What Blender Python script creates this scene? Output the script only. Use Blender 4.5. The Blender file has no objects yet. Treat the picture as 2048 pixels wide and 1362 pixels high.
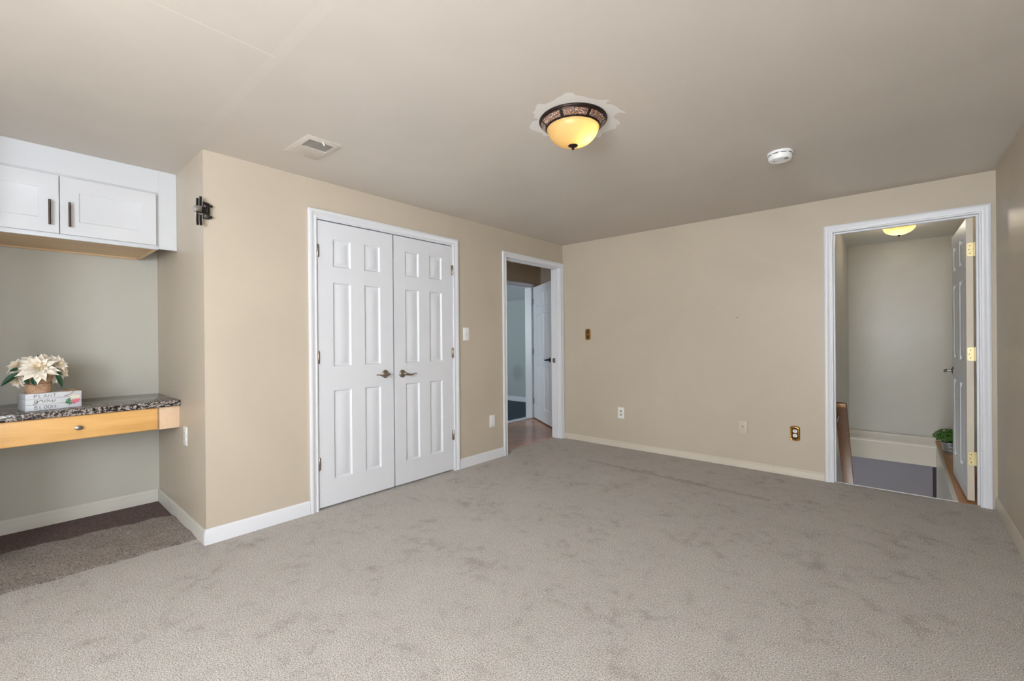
import bpy, bmesh, math, random
from mathutils import Vector, Matrix
random.seed(7)
S = bpy.context.scene
COL = S.collection
R = math.radians

# ------------------------------------------------------------------ camera
cam_d = bpy.data.cameras.new('camera')
cam = bpy.data.objects.new('camera', cam_d)
COL.objects.link(cam)
cam_d.sensor_fit = 'HORIZONTAL'
cam_d.sensor_width = 36.0
cam_d.lens = 36.0 * 892.58 / 2048.0
cam_d.clip_start = 0.02
CAM = Vector((3.0815, -4.4735, 1.1886))
yaw, pit, rol = R(41.114), R(-0.0876), R(-0.4676)
fw = Vector((-math.sin(yaw) * math.cos(pit), math.cos(yaw) * math.cos(pit), math.sin(pit)))
rt = Vector((math.cos(yaw), math.sin(yaw), 0))
up = rt.cross(fw)
rt2 = rt * math.cos(rol) + up * math.sin(rol)
up2 = up * math.cos(rol) - rt * math.sin(rol)
m = Matrix((rt2, up2, -fw)).transposed().to_4x4()
m.translation = CAM
cam.matrix_world = m
S.camera = cam

# ------------------------------------------------------------------ exposure, world, daylight
S.view_settings.view_transform = 'Standard'
S.view_settings.look = 'None'
S.view_settings.gamma = 1.0
S.view_settings.use_curve_mapping = False
S.view_settings.exposure = 0.77
W0 = bpy.data.worlds.new('world')
S.world = W0
W0.use_nodes = True
W0.node_tree.nodes['Background'].inputs[0].default_value = (0.75, 0.87, 1.0, 1)
W0.node_tree.nodes['Background'].inputs[1].default_value = 0.6


def area_light(name, loc, rot, sx, sy, power, color):
    l = bpy.data.lights.new(name, 'AREA')
    l.shape = 'RECTANGLE'
    l.size, l.size_y = sx, sy
    l.energy = power
    l.color = color
    o = bpy.data.objects.new(name, l)
    COL.objects.link(o)
    o.location = loc
    o.rotation_euler = rot
    return o


def point_light(name, loc, power, color, rad=0.03):
    l = bpy.data.lights.new(name, 'POINT')
    l.energy = power
    l.color = color
    l.shadow_soft_size = rad
    o = bpy.data.objects.new(name, l)
    COL.objects.link(o)
    o.location = loc
    return o


# daylight through the window of the rear wall, the window of the right wall, and the blue room's window
area_light('daylight_rear_window', (2.75, -6.27, 1.45), (R(90), 0, 0), 1.4, 1.2, 100, (0.92, 0.96, 1.0))
area_light('daylight_right_window', (3.64, -5.42, 1.45), (R(90), 0, R(90)), 1.05, 1.2, 25, (0.80, 0.90, 1.0))
area_light('daylight_blue_room_window', (-3.0, -1.66, 1.4), (R(90), 0, 0), 1.2, 1.1, 19, (0.86, 0.95, 1.0))
sun_d = bpy.data.lights.new('sun', 'SUN')  # sun added so its unseen floor patch brightens the ceiling by bounce
sun_d.energy = 44
sun_d.angle = R(0.6)
sun_d.color = (0.97, 0.98, 1.0)
sun = bpy.data.objects.new('sun', sun_d)
COL.objects.link(sun)
sun.location = (2.2, -9, 6)
sun.rotation_euler = (R(37), 0, R(2))
# unseen area lamps added to brighten the hall and the stairwell
area_light('hall_fill_light', (-.63, -1.46, 1.0), (R(90), 0, 0), .8, 1.6, 1.6, (1.0, 0.96, 0.92))
area_light('stairwell_fill_light', (2.9, 1.6, -2.55), (R(180), 0, 0), .7, 1.6, 12, (1.0, 0.98, 0.97))

# ------------------------------------------------------------------ materials


def lin(c):
    out = []
    for v in c:
        v = v / 255.0
        out.append(v / 12.92 if v <= 0.04045 else ((v + 0.055) / 1.055) ** 2.4)
    return tuple(out) + (1.0,)


class NT:
    """small helper around a node tree"""

    def __init__(self, name, rough=0.5, metal=0.0, spec=0.5):
        self.m = bpy.data.materials.new(name)
        self.m.use_nodes = True
        self.t = self.m.node_tree
        self.b = self.t.nodes['Principled BSDF']
        self.b.inputs['Roughness'].default_value = rough
        self.b.inputs['Metallic'].default_value = metal
        self.b.inputs['Specular IOR Level'].default_value = spec
        self.co = None

    def n(self, typ, **kw):
        x = self.t.nodes.new(typ)
        for k, v in kw.items():
            setattr(x, k, v)
        return x

    def link(self, a, b):
        self.t.links.new(a, b)

    def coord(self):
        if self.co is None:
            self.co = self.n('ShaderNodeTexCoord').outputs['Object']
        return self.co

    def mapped(self, scale=(1, 1, 1), loc=(0, 0, 0), rot=(0, 0, 0)):
        x = self.n('ShaderNodeMapping')
        x.inputs['Scale'].default_value = scale
        x.inputs['Location'].default_value = loc
        x.inputs['Rotation'].default_value = rot
        self.link(self.coord(), x.inputs['Vector'])
        return x.outputs[0]

    def noise(self, scale, detail=3, rough=0.5, vec=None, dist=0.0):
        x = self.n('ShaderNodeTexNoise')
        x.inputs['Scale'].default_value = scale
        x.inputs['Detail'].default_value = detail
        x.inputs['Roughness'].default_value = rough
        x.inputs['Distortion'].default_value = dist
        self.link(vec or self.coord(), x.inputs['Vector'])
        return x.outputs['Fac']

    def ramp(self, fac, stops, interp='LINEAR'):
        x = self.n('ShaderNodeValToRGB')
        x.color_ramp.interpolation = interp
        e = x.color_ramp.elements
        while len(e) < len(stops):
            e.new(0.5)
        for i, (p, c) in enumerate(stops):
            e[i].position = p
            e[i].color = c
        self.link(fac, x.inputs[0])
        return x.outputs[0]

    def mix(self, fac, a, b, typ='MIX'):
        x = self.n('ShaderNodeMix', data_type='RGBA', blend_type=typ)
        for sock, v in ((x.inputs[0], fac), (x.inputs[6], a), (x.inputs[7], b)):
            if isinstance(v, (float, int, tuple)):
                sock.default_value = v
            else:
                self.link(v, sock)
        return x.outputs[2]

    def math(self, op, a, b=None, c=None):
        x = self.n('ShaderNodeMath', operation=op)
        for i, v in enumerate((a, b, c)):
            if v is None:
                continue
            if isinstance(v, (float, int)):
                x.inputs[i].default_value = v
            else:
                self.link(v, x.inputs[i])
        return x.outputs[0]

    def sep(self, vec=None):
        x = self.n('ShaderNodeSeparateXYZ')
        self.link(vec or self.coord(), x.inputs[0])
        return x.outputs

    def dist(self, p):
        x = self.n('ShaderNodeVectorMath', operation='DISTANCE')
        self.link(self.coord(), x.inputs[0])
        x.inputs[1].default_value = p
        return x.outputs['Value']

    def color(self, c):
        if isinstance(c, tuple):
            self.b.inputs['Base Color'].default_value = c
        else:
            self.link(c, self.b.inputs['Base Color'])
        return self

    def bump(self, h, strength=0.2, distance=0.002):
        x = self.n('ShaderNodeBump')
        x.inputs['Strength'].default_value = strength
        x.inputs['Distance'].default_value = distance
        self.link(h, x.inputs['Height'])
        self.link(x.outputs[0], self.b.inputs['Normal'])
        return self


def plain(name, c, rough=0.5, metal=0.0, var=0.05, scale=30, spec=0.5, bump=0.0):
    k = NT(name, rough, metal, spec)
    a = lin(c)
    lo = tuple(v * (1 - var) for v in a[:3]) + (1,)
    hi = tuple(min(1, v * (1 + var)) for v in a[:3]) + (1,)
    f = k.noise(scale, 3)
    k.color(k.ramp(f, [(0.3, lo), (0.7, hi)]))
    if bump:
        k.bump(f, bump)
    return k.m


def paint(name, c, rough=0.45, var=0.03, spec=0.4, hole=None):
    k = NT(name, rough, 0, spec)
    a = lin(c)
    lo = tuple(v * (1 - var) for v in a[:3]) + (1,)
    hi = tuple(min(1, v * (1 + var)) for v in a[:3]) + (1,)
    col = k.ramp(k.noise(1.3, 4, 0.6, dist=0.6), [(0.35, lo), (0.65, hi)])
    if hole:
        f = k.math('LESS_THAN', k.dist(hole), 0.0045)
        col = k.mix(f, col, (0.02, 0.018, 0.015, 1))
    k.color(col)
    k.bump(k.noise(260, 2), 0.06, 0.001)
    return k.m


TAN = (196, 185, 168)
M = {}
M['wall'] = paint('wall_paint', TAN, 0.42)
M['wall_back'] = paint('back_wall_paint', TAN, 0.42, hole=(1.938, 0, 1.378))
M['alcove'] = paint('alcove_paint', (193, 192, 183), 0.5)
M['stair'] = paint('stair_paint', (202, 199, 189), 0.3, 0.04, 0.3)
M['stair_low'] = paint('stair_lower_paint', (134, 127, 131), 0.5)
M['hall'] = paint('hall_paint', (192, 172, 146), 0.5)
M['trimtan'] = paint('tan_trim_paint', (210, 202, 188), 0.4)
M['trimgrey'] = paint('alcove_trim_paint', (206, 204, 196), 0.4)
M['white'] = plain('white_paint', (226, 229, 235), 0.35, var=0.01, scale=3)
M['door'] = plain('door_white', (222, 225, 231), 0.4, var=0.01, scale=3)
M['door_edge'] = plain('door_cream_edge', (214, 204, 186), 0.4, var=0.03, scale=6)
M['cab'] = plain('cabinet_white', (210, 213, 218), 0.35, var=0.01, scale=3)
M['plate'] = plain('white_plastic', (238, 239, 240), 0.35, var=0.01)
M['ivory'] = plain('painted_plate', (205, 193, 174), 0.4, var=0.02)
M['dark'] = plain('dark_slot', (28, 26, 25), 0.7)
M['nickel'] = plain('antique_nickel', (162, 151, 140), 0.28, 1.0, 0.1, 60)
M['steel'] = plain('satin_steel', (150, 148, 145), 0.3, 1.0, 0.06, 60)
M['brass'] = plain('polished_brass', (184, 144, 84), 0.25, 1.0, 0.12, 60)
M['brassdark'] = plain('brass_dim_reflection', (96, 70, 40), 0.25, 1.0, 0.15, 60)  # dark tone holds the reflection of a dim room in the brass
M['switchslot'] = plain('switch_slot', (170, 168, 162), 0.4)
M['brasspale'] = plain('pale_brass_hinge', (236, 220, 168), 0.35, 0.35, 0.05, 60)
M['bronze'] = plain('oil_rubbed_bronze', (58, 48, 44), 0.35, 0.8, 0.2, 80)
M['pull'] = plain('bronze_bar_pull', (88, 74, 66), 0.3, 0.9, 0.1, 60)
M['black'] = plain('black_metal', (44, 40, 40), 0.35, 0.7, 0.1, 60)
M['chrome'] = plain('chrome_metal', (170, 168, 170), 0.2, 1.0, 0.05, 60)
M['vent'] = plain('vent_enamel', (207, 200, 190), 0.45, var=0.02)
M['ventdark'] = plain('vent_throat', (120, 110, 98), 0.8, var=0.1)
M['petal'] = plain('cream_petal', (244, 236, 222), 0.75, var=0.05, scale=60)
M['petal_mid'] = plain('inner_petal', (246, 230, 202), 0.75, var=0.06, scale=60)
M['leaf'] = plain('dark_leaf', (20, 68, 42), 0.5, var=0.35, scale=40)
M['bushleaf'] = plain('bush_leaf', (74, 120, 40), 0.5, var=0.45, scale=55)
M['twine'] = plain('jute_twine', (150, 112, 78), 0.9, var=0.15, scale=300)
M['paperwhite'] = plain('white_wood', (214, 217, 223), 0.5, var=0.02, scale=20)
M['ink'] = plain('dark_ink', (36, 37, 39), 0.7)
M['inkgreen'] = plain('olive_ink', (74, 84, 44), 0.7)
M['pink'] = plain('pink_paint', (226, 124, 144), 0.7, var=0.25, scale=200)
M['green'] = plain('green_paint', (84, 140, 104), 0.7, var=0.2, scale=200)
M['blush'] = plain('pale_paint', (236, 232, 214), 0.7, var=0.06, scale=200)
M['galv'] = plain('galvanized', (176, 180, 182), 0.38, 0.75, 0.12, 50)
M['soil'] = plain('soil', (48, 38, 30), 0.9, var=0.3)
M['blueroom'] = paint('blue_grey_paint', (186, 193, 192), 0.6)


M['blueceil'] = paint('blue_room_ceiling_paint', (226, 231, 232), 0.6)


def burlap():
    k = NT('burlap', 0.9)
    w1 = k.noise(1, 2, vec=k.mapped((400, 400, 90)))
    col = k.ramp(w1, [(0.3, lin((158, 124, 98))), (0.7, lin((200, 166, 136)))])
    k.color(col)
    k.bump(w1, 0.5, 0.001)
    return k.m


def ceiling_mat():
    k = NT('ceiling_paint', 0.5, 0, 0.35)
    base = lin((205, 198, 189))
    col = k.ramp(k.noise(0.9, 4, 0.6, dist=0.8), [(0.35, tuple(v * .97 for v in base[:3]) + (1,)), (0.65, tuple(v * 1.03 for v in base[:3]) + (1,))])
    x, y, z = k.sep()
    # taped drywall joints, slightly paler than the paint
    def line(axis, v, wd, other, lo, hi, s):
        d = k.math('ABSOLUTE', k.math('SUBTRACT', axis, v))
        a = k.math('LESS_THAN', d, wd)
        b = k.math('MULTIPLY', k.math('GREATER_THAN', other, lo), k.math('LESS_THAN', other, hi))
        return k.math('MULTIPLY', k.math('MULTIPLY', a, b), s)
    pale = lin((214, 208, 200))
    j1 = line(y, -3.745, 0.022, x, 0.0, 1.65, 0.2)
    j2 = line(x, 1.212, 0.004, y, -4.6, -3.745, 0.75)
    j3 = line(y, -2.49, 0.003, x, 1.9, 2.45, 0.4)
    for j in (j1, j2, j3):
        col = k.mix(j, col, pale)
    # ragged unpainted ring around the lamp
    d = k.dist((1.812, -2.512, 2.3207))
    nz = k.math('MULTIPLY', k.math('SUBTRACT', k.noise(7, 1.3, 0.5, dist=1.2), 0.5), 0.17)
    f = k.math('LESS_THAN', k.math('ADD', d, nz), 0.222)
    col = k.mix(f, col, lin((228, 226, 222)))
    k.color(col)
    k.bump(k.noise(220, 2), 0.05, 0.001)
    return k.m


def carpet(name, lo, mid, hi, patch=0.16, scale=330, ridge=False):
    k = NT(name, 0.95, 0, 0.1)
    a1 = k.noise(scale, 2, 0.6)
    a2 = k.noise(scale * 0.42, 2, 0.6)
    a = k.math('ADD', k.math('MULTIPLY', a1, 0.62), k.math('MULTIPLY', a2, 0.38))
    c = k.ramp(a, [(0.36, lin(lo)), (0.49, lin(mid)), (0.60, lin(hi))])
    p = k.noise(3.4, 6, 0.72, dist=0.2)
    q = k.noise(13.0, 4, 0.7)
    pf = k.math('ADD', k.math('MULTIPLY', p, 0.55), k.math('MULTIPLY', q, 0.45))
    pc = k.ramp(pf, [(0.35, (1 - patch, 1 - patch * 1.08, 1 - patch * 1.15, 1)), (0.47, (1, 1, 1, 1)), (0.64, (1 + patch * .3,) * 3 + (1,))])
    col = k.mix(1.0, c, pc, 'MULTIPLY')
    if ridge:
        # carpet ridge along the back wall, its shade painted as a dark band
        x, y, z = k.sep()
        yy = k.math('ADD', k.math('MULTIPLY', k.math('SUBTRACT', x, 0.9), -0.066), -0.690)
        d = k.math('ABSOLUTE', k.math('ADD', k.math('SUBTRACT', y, yy), k.math('MULTIPLY', k.math('SUBTRACT', q, 0.5), 0.22)))
        inx = k.math('MULTIPLY', k.math('GREATER_THAN', x, 0.75), k.math('LESS_THAN', x, 2.35))
        band_ = k.math('MULTIPLY', k.math('LESS_THAN', d, 0.030), inx)
        soft = k.math('MULTIPLY', band_, k.math('MULTIPLY', p, 0.42))
        col = k.mix(soft, col, lin((96, 82, 72)))
    k.color(col)
    k.b.inputs['Sheen Weight'].default_value = 0.1
    k.bump(a, 1.0, 0.012)
    return k.m


def wood(name, a, b, axis='y', scale=1.0, rough=0.35, plank=None):
    k = NT(name, rough)
    sc = {'y': (9, 0.9, 9), 'x': (0.9, 9, 9), 'z': (9, 9, 0.9)}[axis]
    v = k.mapped(tuple(s * scale for s in sc))
    n = k.noise(2.2, 5, 0.6, vec=v, dist=1.2)
    fine = k.noise(12, 3, 0.6, vec=v)
    f = k.math('ADD', k.math('MULTIPLY', n, 0.75), k.math('MULTIPLY', fine, 0.25))
    col = k.ramp(f, [(0.32, lin(a)), (0.68, lin(b))])
    if plank:
        br = k.n('ShaderNodeTexBrick')
        br.inputs['Scale'].default_value = 1.0
        br.inputs['Brick Width'].default_value = plank[0]
        br.inputs['Row Height'].default_value = plank[1]
        br.inputs['Mortar Size'].default_value = 0.0015
        br.inputs['Color1'].default_value = (1, 1, 1, 1)
        br.inputs['Color2'].default_value = (0.82, 0.82, 0.82, 1)
        br.inputs['Mortar'].default_value = (0.5, 0.45, 0.4, 1)
        k.link(k.mapped((1, 1, 1), rot=(0, 0, R(90))), br.inputs['Vector'])
        col = k.mix(1.0, col, br.outputs['Color'], 'MULTIPLY')
    k.color(col)
    return k.m


def granite():
    k = NT('granite', 0.12, 0, 0.6)
    vo = k.n('ShaderNodeTexVoronoi')
    vo.inputs['Scale'].default_value = 62
    v = k.mapped((1, 1, 1.3))
    wob = k.n('ShaderNodeMix', data_type='VECTOR')
    nn = k.n('ShaderNodeTexNoise')
    nn.inputs['Scale'].default_value = 38
    k.link(v, nn.inputs['Vector'])
    wob.inputs[0].default_value = 0.06
    k.link(v, wob.inputs[4])
    k.link(nn.outputs['Color'], wob.inputs[5])
    k.link(wob.outputs[1], vo.inputs['Vector'])
    d = vo.outputs['Distance']
    nz = k.noise(70, 4, 0.7)
    f = k.math('ADD', k.math('MULTIPLY', d, 0.9), k.math('MULTIPLY', k.math('SUBTRACT', nz, 0.5), 0.75))
    col = k.ramp(f, [(0.10, lin((186, 178, 172))), (0.38, lin((152, 142, 138))), (0.48, lin((112, 102, 100))), (0.54, lin((32, 30, 32))), (0.75, lin((18, 18, 20)))])
    k.color(col)
    return k.m


def mosaic():
    k = NT('mosaic_glass', 0.2, 0.0, 0.7)
    vo = k.n('ShaderNodeTexVoronoi')
    vo.inputs['Scale'].default_value = 300
    k.link(k.coord(), vo.inputs['Vector'])
    se = k.n('ShaderNodeSeparateColor')
    k.link(vo.outputs['Color'], se.inputs[0])
    col = k.ramp(se.outputs[0], [(0.0, lin((84, 66, 58))), (0.28, lin((140, 78, 54))), (0.5, lin((160, 122, 92))), (0.7, lin((110, 98, 94))), (0.9, lin((206, 196, 186)))], 'CONSTANT')
    k.color(col)
    k.bump(vo.outputs['Distance'], 0.5, 0.002)
    return k.m


def lampglass(name, c, tmix=0.6, rough=0.25, clear=0.0):
    k = NT(name, rough, 0, 0.5)
    t = k.t
    col = k.ramp(k.noise(14, 3), [(0.3, lin(c)), (0.7, lin(tuple(min(255, v + 10) for v in c)))])
    k.color(col)
    tr = k.n('ShaderNodeBsdfTranslucent')
    k.link(col, tr.inputs['Color'])
    mx = k.n('ShaderNodeMixShader')
    mx.inputs[0].default_value = tmix
    k.link(k.b.outputs[0], mx.inputs[1])
    k.link(tr.outputs[0], mx.inputs[2])
    out = mx.outputs[0]
    if clear:
        tp = k.n('ShaderNodeBsdfTransparent')
        m2 = k.n('ShaderNodeMixShader')
        m2.inputs[0].default_value = clear
        k.link(out, m2.inputs[1])
        k.link(tp.outputs[0], m2.inputs[2])
        out = m2.outputs[0]
    k.link(out, t.nodes['Material Output'].inputs['Surface'])
    return k.m


def blue_wall():
    k = NT('blue_room_wall_paint', 0.6)
    base = lin((180, 188, 188))
    d = k.math('ADD', k.dist((-2.52, 2.1, 0.55)), k.math('MULTIPLY', k.noise(6, 2), 0.08))
    col = k.ramp(d, [(0.12, tuple(v * .8 for v in base[:3]) + (1,)), (0.24, base)])
    k.color(col)
    return k.m


M['burlap'] = burlap()
M['ceiling'] = ceiling_mat()
M['carpet'] = carpet('carpet_beige', (98, 90, 85), (209, 199, 191), (255, 254, 251), 0.26, 400, ridge=True)
M['carpet2'] = carpet('carpet_remnant_taupe', (84, 75, 69), (148, 137, 130), (198, 188, 180), 0.2, 280)
M['carpetdark'] = carpet('carpet_brown', (58, 44, 42), (104, 84, 80), (136, 116, 110), 0.05, 300)
M['carpetblue'] = carpet('carpet_blue', (18, 30, 42), (44, 62, 78), (74, 94, 108), 0.2, 120)
M['laminate'] = wood('laminate', (178, 120, 86), (214, 158, 120), 'y', 1.0, 0.22, plank=(1.2, 0.19))
M['ledgewood'] = wood('ledge_wood', (178, 122, 74), (208, 154, 100), 'y', 1.2, 0.3)
M['rail'] = wood('handrail_wood', (96, 62, 32), (120, 80, 44), 'z', 2.2, 0.35)
M['maple'] = wood('honey_maple', (216, 164, 96), (236, 188, 120), 'y', 0.7, 0.35)
M['maplepale'] = wood('pale_maple', (222, 190, 158), (234, 206, 176), 'z', 0.8, 0.45)
M['maplebottom'] = wood('raw_maple', (206, 176, 138), (226, 198, 160), 'y', 0.6, 0.5)
M['granite'] = granite()
M['mosaic'] = mosaic()
M['bowl'] = lampglass('amber_glass', (250, 216, 152))
M['bowl2'] = lampglass('alabaster_glass', (226, 180, 104), 0.35, 0.25, 0.55)
M['bluewall'] = blue_wall()

# ------------------------------------------------------------------ mesh helpers


def origin(o):
    v = Vector((0, 0, 0))
    while o is not None:
        v += o.location
        o = o.parent
    return v


class MB:
    def __init__(self, mat=None):
        self.bm = bmesh.new()
        self.M = mat or Matrix.Identity(4)

    def box(self, lo, hi, bev=0.0, seg=2, mat=None):
        b = self.bm
        T = mat or Matrix.Identity(4)
        vs = [b.verts.new(T @ Vector((x, y, z))) for x in (lo[0], hi[0]) for y in (lo[1], hi[1]) for z in (lo[2], hi[2])]
        fs = []
        for q in ((0, 1, 3, 2), (4, 6, 7, 5), (0, 4, 5, 1), (2, 3, 7, 6), (0, 2, 6, 4), (1, 5, 7, 3)):
            fs.append(b.faces.new([vs[i] for i in q]))
        if bev:
            es = list({e for f in fs for e in f.edges})
            bmesh.ops.bevel(b, geom=es, offset=bev, segments=seg, affect='EDGES', profile=0.5)
        return self

    def quad(self, pts):
        self.bm.faces.new([self.bm.verts.new(Vector(p)) for p in pts])
        return self

    def prism(self, poly, fn, d0, d1):
        """poly: 2-D outline; fn(a, b, d) -> 3-D"""
        b = self.bm
        A = [b.verts.new(Vector(fn(p[0], p[1], d0))) for p in poly]
        B = [b.verts.new(Vector(fn(p[0], p[1], d1))) for p in poly]
        n = len(poly)
        b.faces.new(A)
        b.faces.new(list(reversed(B)))
        for i in range(n):
            j = (i + 1) % n
            b.faces.new((A[i], B[i], B[j], A[j]))
        return self

    def sweep(self, prof, path, fn, closed=False):
        """mitred sweep: prof (n, d): n = offset to the left of path, d = height off the plane"""
        b = self.bm
        k = len(path)
        P = [Vector(p) for p in path]
        rows = []
        for i in range(k):
            dirs = []
            if i > 0 or closed:
                dirs.append((P[i] - P[i - 1]).normalized())
            if i < k - 1 or closed:
                dirs.append((P[(i + 1) % k] - P[i]).normalized())
            ns = [Vector((-d.y, d.x)) for d in dirs]
            mm = sum(ns, Vector((0, 0))).normalized()
            s = 1.0 / max(0.2, mm.dot(ns[0]))
            rows.append([b.verts.new(Vector(fn(P[i].x + mm.x * s * n, P[i].y + mm.y * s * n, d))) for n, d in prof])
        m_ = len(prof)
        for i in range(k if closed else k - 1):
            a, c = rows[i], rows[(i + 1) % k]
            for j in range(m_):
                jj = (j + 1) % m_
                b.faces.new((a[j], a[jj], c[jj], c[j]))
        if not closed:
            b.faces.new(rows[0])
            b.faces.new(list(reversed(rows[-1])))
        return self

    def lathe(self, prof, c, axis='z', seg=32, mat=None):
        """prof: list of (r, h)"""
        b = self.bm
        c = Vector(c)
        def pt(r, h, a):
            x, y = r * math.cos(a), r * math.sin(a)
            v = {'z': Vector((x, y, h)), 'x': Vector((h, x, y)), 'y': Vector((x, h, y))}[axis]
            return (mat @ v if mat else v) + c
        rows = []
        for r, h in prof:
            if r < 1e-6:
                rows.append([b.verts.new(pt(0, h, 0))])
            else:
                rows.append([b.verts.new(pt(r, h, 2 * math.pi * i / seg)) for i in range(seg)])
        for a, d in zip(rows, rows[1:]):
            if len(a) == 1 and len(d) == 1:
                continue
            for i in range(seg):
                j = (i + 1) % seg
                if len(a) == 1:
                    b.faces.new((a[0], d[i], d[j]))
                elif len(d) == 1:
                    b.faces.new((a[i], d[0], a[j]))
                else:
                    b.faces.new((a[i], d[i], d[j], a[j]))
        if len(rows[0]) > 1:
            b.faces.new(rows[0])
        if len(rows[-1]) > 1:
            b.faces.new(rows[-1])
        return self

    def tube(self, pts, rad, seg=10, flat=1.0):
        b = self.bm
        P = [Vector(p) for p in pts]
        k = len(P)
        rr = rad if isinstance(rad, (list, tuple)) else [rad] * k
        u = None
        rows = []
        for i in range(k):
            t = (P[min(i + 1, k - 1)] - P[max(i - 1, 0)]).normalized()
            if u is None:
                u = t.orthogonal().normalized()
                if abs(t.z) < 0.9:
                    u = Vector((0, 0, 1)) - t * t.z
                    u.normalize()
            else:
                u = (u - t * u.dot(t)).normalized()
            w = t.cross(u)
            rows.append([b.verts.new(P[i] + u * math.cos(2 * math.pi * q / seg) * rr[i] + w * math.sin(2 * math.pi * q / seg) * rr[i] * flat) for q in range(seg)])
        for a, d in zip(rows, rows[1:]):
            for q in range(seg):
                j = (q + 1) % seg
                b.faces.new((a[q], a[j], d[j], d[q]))
        b.faces.new(list(reversed(rows[0])))
        b.faces.new(rows[-1])
        return self

    def build(self, name, mat, parent=None, smooth=True, angle=38, merge=True, solid=0.0):
        b = self.bm
        if merge:
            bmesh.ops.remove_doubles(b, verts=b.verts, dist=1e-6)
        bmesh.ops.recalc_face_normals(b, faces=b.faces)
        b.transform(Matrix.Translation(-origin(parent)) @ self.M if parent else self.M)
        if smooth:
            for f in b.faces:
                f.smooth = True
            for e in b.edges:
                if len(e.link_faces) != 2 or e.calc_face_angle(0) > R(angle):
                    e.smooth = False
        me = bpy.data.meshes.new(name)
        b.to_mesh(me)
        b.free()
        me.materials.append(mat)
        o = bpy.data.objects.new(name, me)
        COL.objects.link(o)
        if parent:
            o.parent = parent
        if solid:
            md = o.modifiers.new('thickness', 'SOLIDIFY')
            md.thickness = solid
        return o


def tag(o, label=None, cat=None, group=None, kind=None):
    if label:
        o['label'] = label
    if cat:
        o['category'] = cat
    if group:
        o['group'] = group
    if kind:
        o['kind'] = kind
    return o


def root(name, loc, label, cat, group=None, kind=None):
    o = bpy.data.objects.new(name, None)
    o.empty_display_size = 0.1
    COL.objects.link(o)
    o.location = loc
    return tag(o, label, cat, group, kind)


def struct(name, mb, mat, label, cat):
    return tag(mb.build(name, mat), label, cat, kind='structure')


def catmull(pts, n=6):
    P = [Vector(p) for p in pts]
    P = [P[0] * 2 - P[1]] + P + [P[-1] * 2 - P[-2]]
    out = []
    for i in range(1, len(P) - 2):
        for q in range(n):
            t = q / n
            a, b, c, d = P[i - 1], P[i], P[i + 1], P[i + 2]
            out.append(0.5 * ((2 * b) + (c - a) * t + (2 * a - 5 * b + 4 * c - d) * t * t + (3 * b - a - 3 * c + d) * t ** 3))
    out.append(P[-2])
    return out


# ------------------------------------------------------------------ dimensions
H = 2.3207            # ceiling
W = 3.572             # right wall
L = -3.687            # jog at the alcove
AX = -1.175           # alcove back wall
AY = -4.80            # alcove's other side
RY = -6.20            # rear wall
T = 0.11              # wall thickness
CL = (-3.012, -1.761, 2.050)      # closet opening in the left wall
HL = (-1.030, -0.058, 2.044)      # hall opening in the left wall
ST = (2.661, 3.490, 2.042)        # stair opening in the back wall
HX = -1.15            # hall's far wall
HY = 1.064            # hall's right wall
SX, SY = 2.58, 2.54   # stairwell left and far walls

# ------------------------------------------------------------------ floor
mb = MB()
edge = []
y = L
while y > AY + 0.02:
    edge.append((-0.135 + 0.006 * math.sin(y * 23) + 0.004 * math.sin(y * 61), y))
    y -= 0.035
poly = [(-0.0, RY), (W, RY), (W, 0.0), (ST[1], 0.0), (ST[1], 0.028), (ST[0], 0.028), (ST[0], 0.0), (0.0, 0.0), (0.0, HL[1]), (-0.105, HL[1]), (-0.105, HL[0]), (0, HL[0]), (0, CL[1]), (-0.04, CL[1]), (-0.04, CL[0]), (0, CL[0]), (0, L)] + edge + [(-0.135, AY), (0, AY)]
mb.prism(poly, lambda a, b, d: (a, b, d), -0.03, 0.0)
struct('floor', mb, M['carpet'], 'speckled beige wall-to-wall carpet covering the main room', 'carpet')
mb = MB()
mb.box((AX - .02, AY, -0.05), (-0.10, L, -0.012))
tag(mb.build('old_carpet', M['carpetdark']), 'dark brown old carpet exposed along the alcove back wall', 'carpet', kind='structure')
# loose strip of carpet
rows = []
nseg = 40
bm_ = MB()
xs = 10
grid = []
for i in range(nseg + 1):
    yy = L - 0.012 - (abs(AY - L) - 0.02) * i / nseg
    x0 = -0.722 + 0.007 * math.sin(i * 1.1) + 0.006 * math.sin(i * 2.7) - 0.045 * (i / nseg) + (0.03 * max(0, 1 - i / 5.0))
    x1 = -0.152 + 0.004 * math.sin(i * 1.7) + 0.004 * math.sin(i * 3.9) - (0.014 if 3 <= i <= 5 else 0)
    r_ = []
    for j in range(xs + 1):
        t = j / xs
        zz = 0.004 + 0.004 * math.sin(i * .6 + j) + 0.003 * math.sin(j * 1.9)
        if i < 2:
            zz -= 0.002
        r_.append((x0 + (x1 - x0) * t, yy, max(0.0005, zz)))
    grid.append(r_)
top = [[bm_.bm.verts.new(p) for p in r_] for r_ in grid]
bot = [[bm_.bm.verts.new((p[0], p[1], -0.0115)) for p in r_] for r_ in grid]
for i in range(nseg):
    for j in range(xs):
        bm_.bm.faces.new((top[i][j], top[i][j + 1], top[i + 1][j + 1], top[i + 1][j]))
        bm_.bm.faces.new((bot[i][j], bot[i + 1][j], bot[i + 1][j + 1], bot[i][j + 1]))
for i in range(nseg):
    bm_.bm.faces.new((top[i][0], top[i + 1][0], bot[i + 1][0], bot[i][0]))
    bm_.bm.faces.new((top[i][xs], bot[i][xs], bot[i + 1][xs], top[i + 1][xs]))
for j in range(xs):
    bm_.bm.faces.new((top[0][j], bot[0][j], bot[0][j + 1], top[0][j + 1]))
    bm_.bm.faces.new((top[nseg][j], top[nseg][j + 1], bot[nseg][j + 1], bot[nseg][j]))
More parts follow.
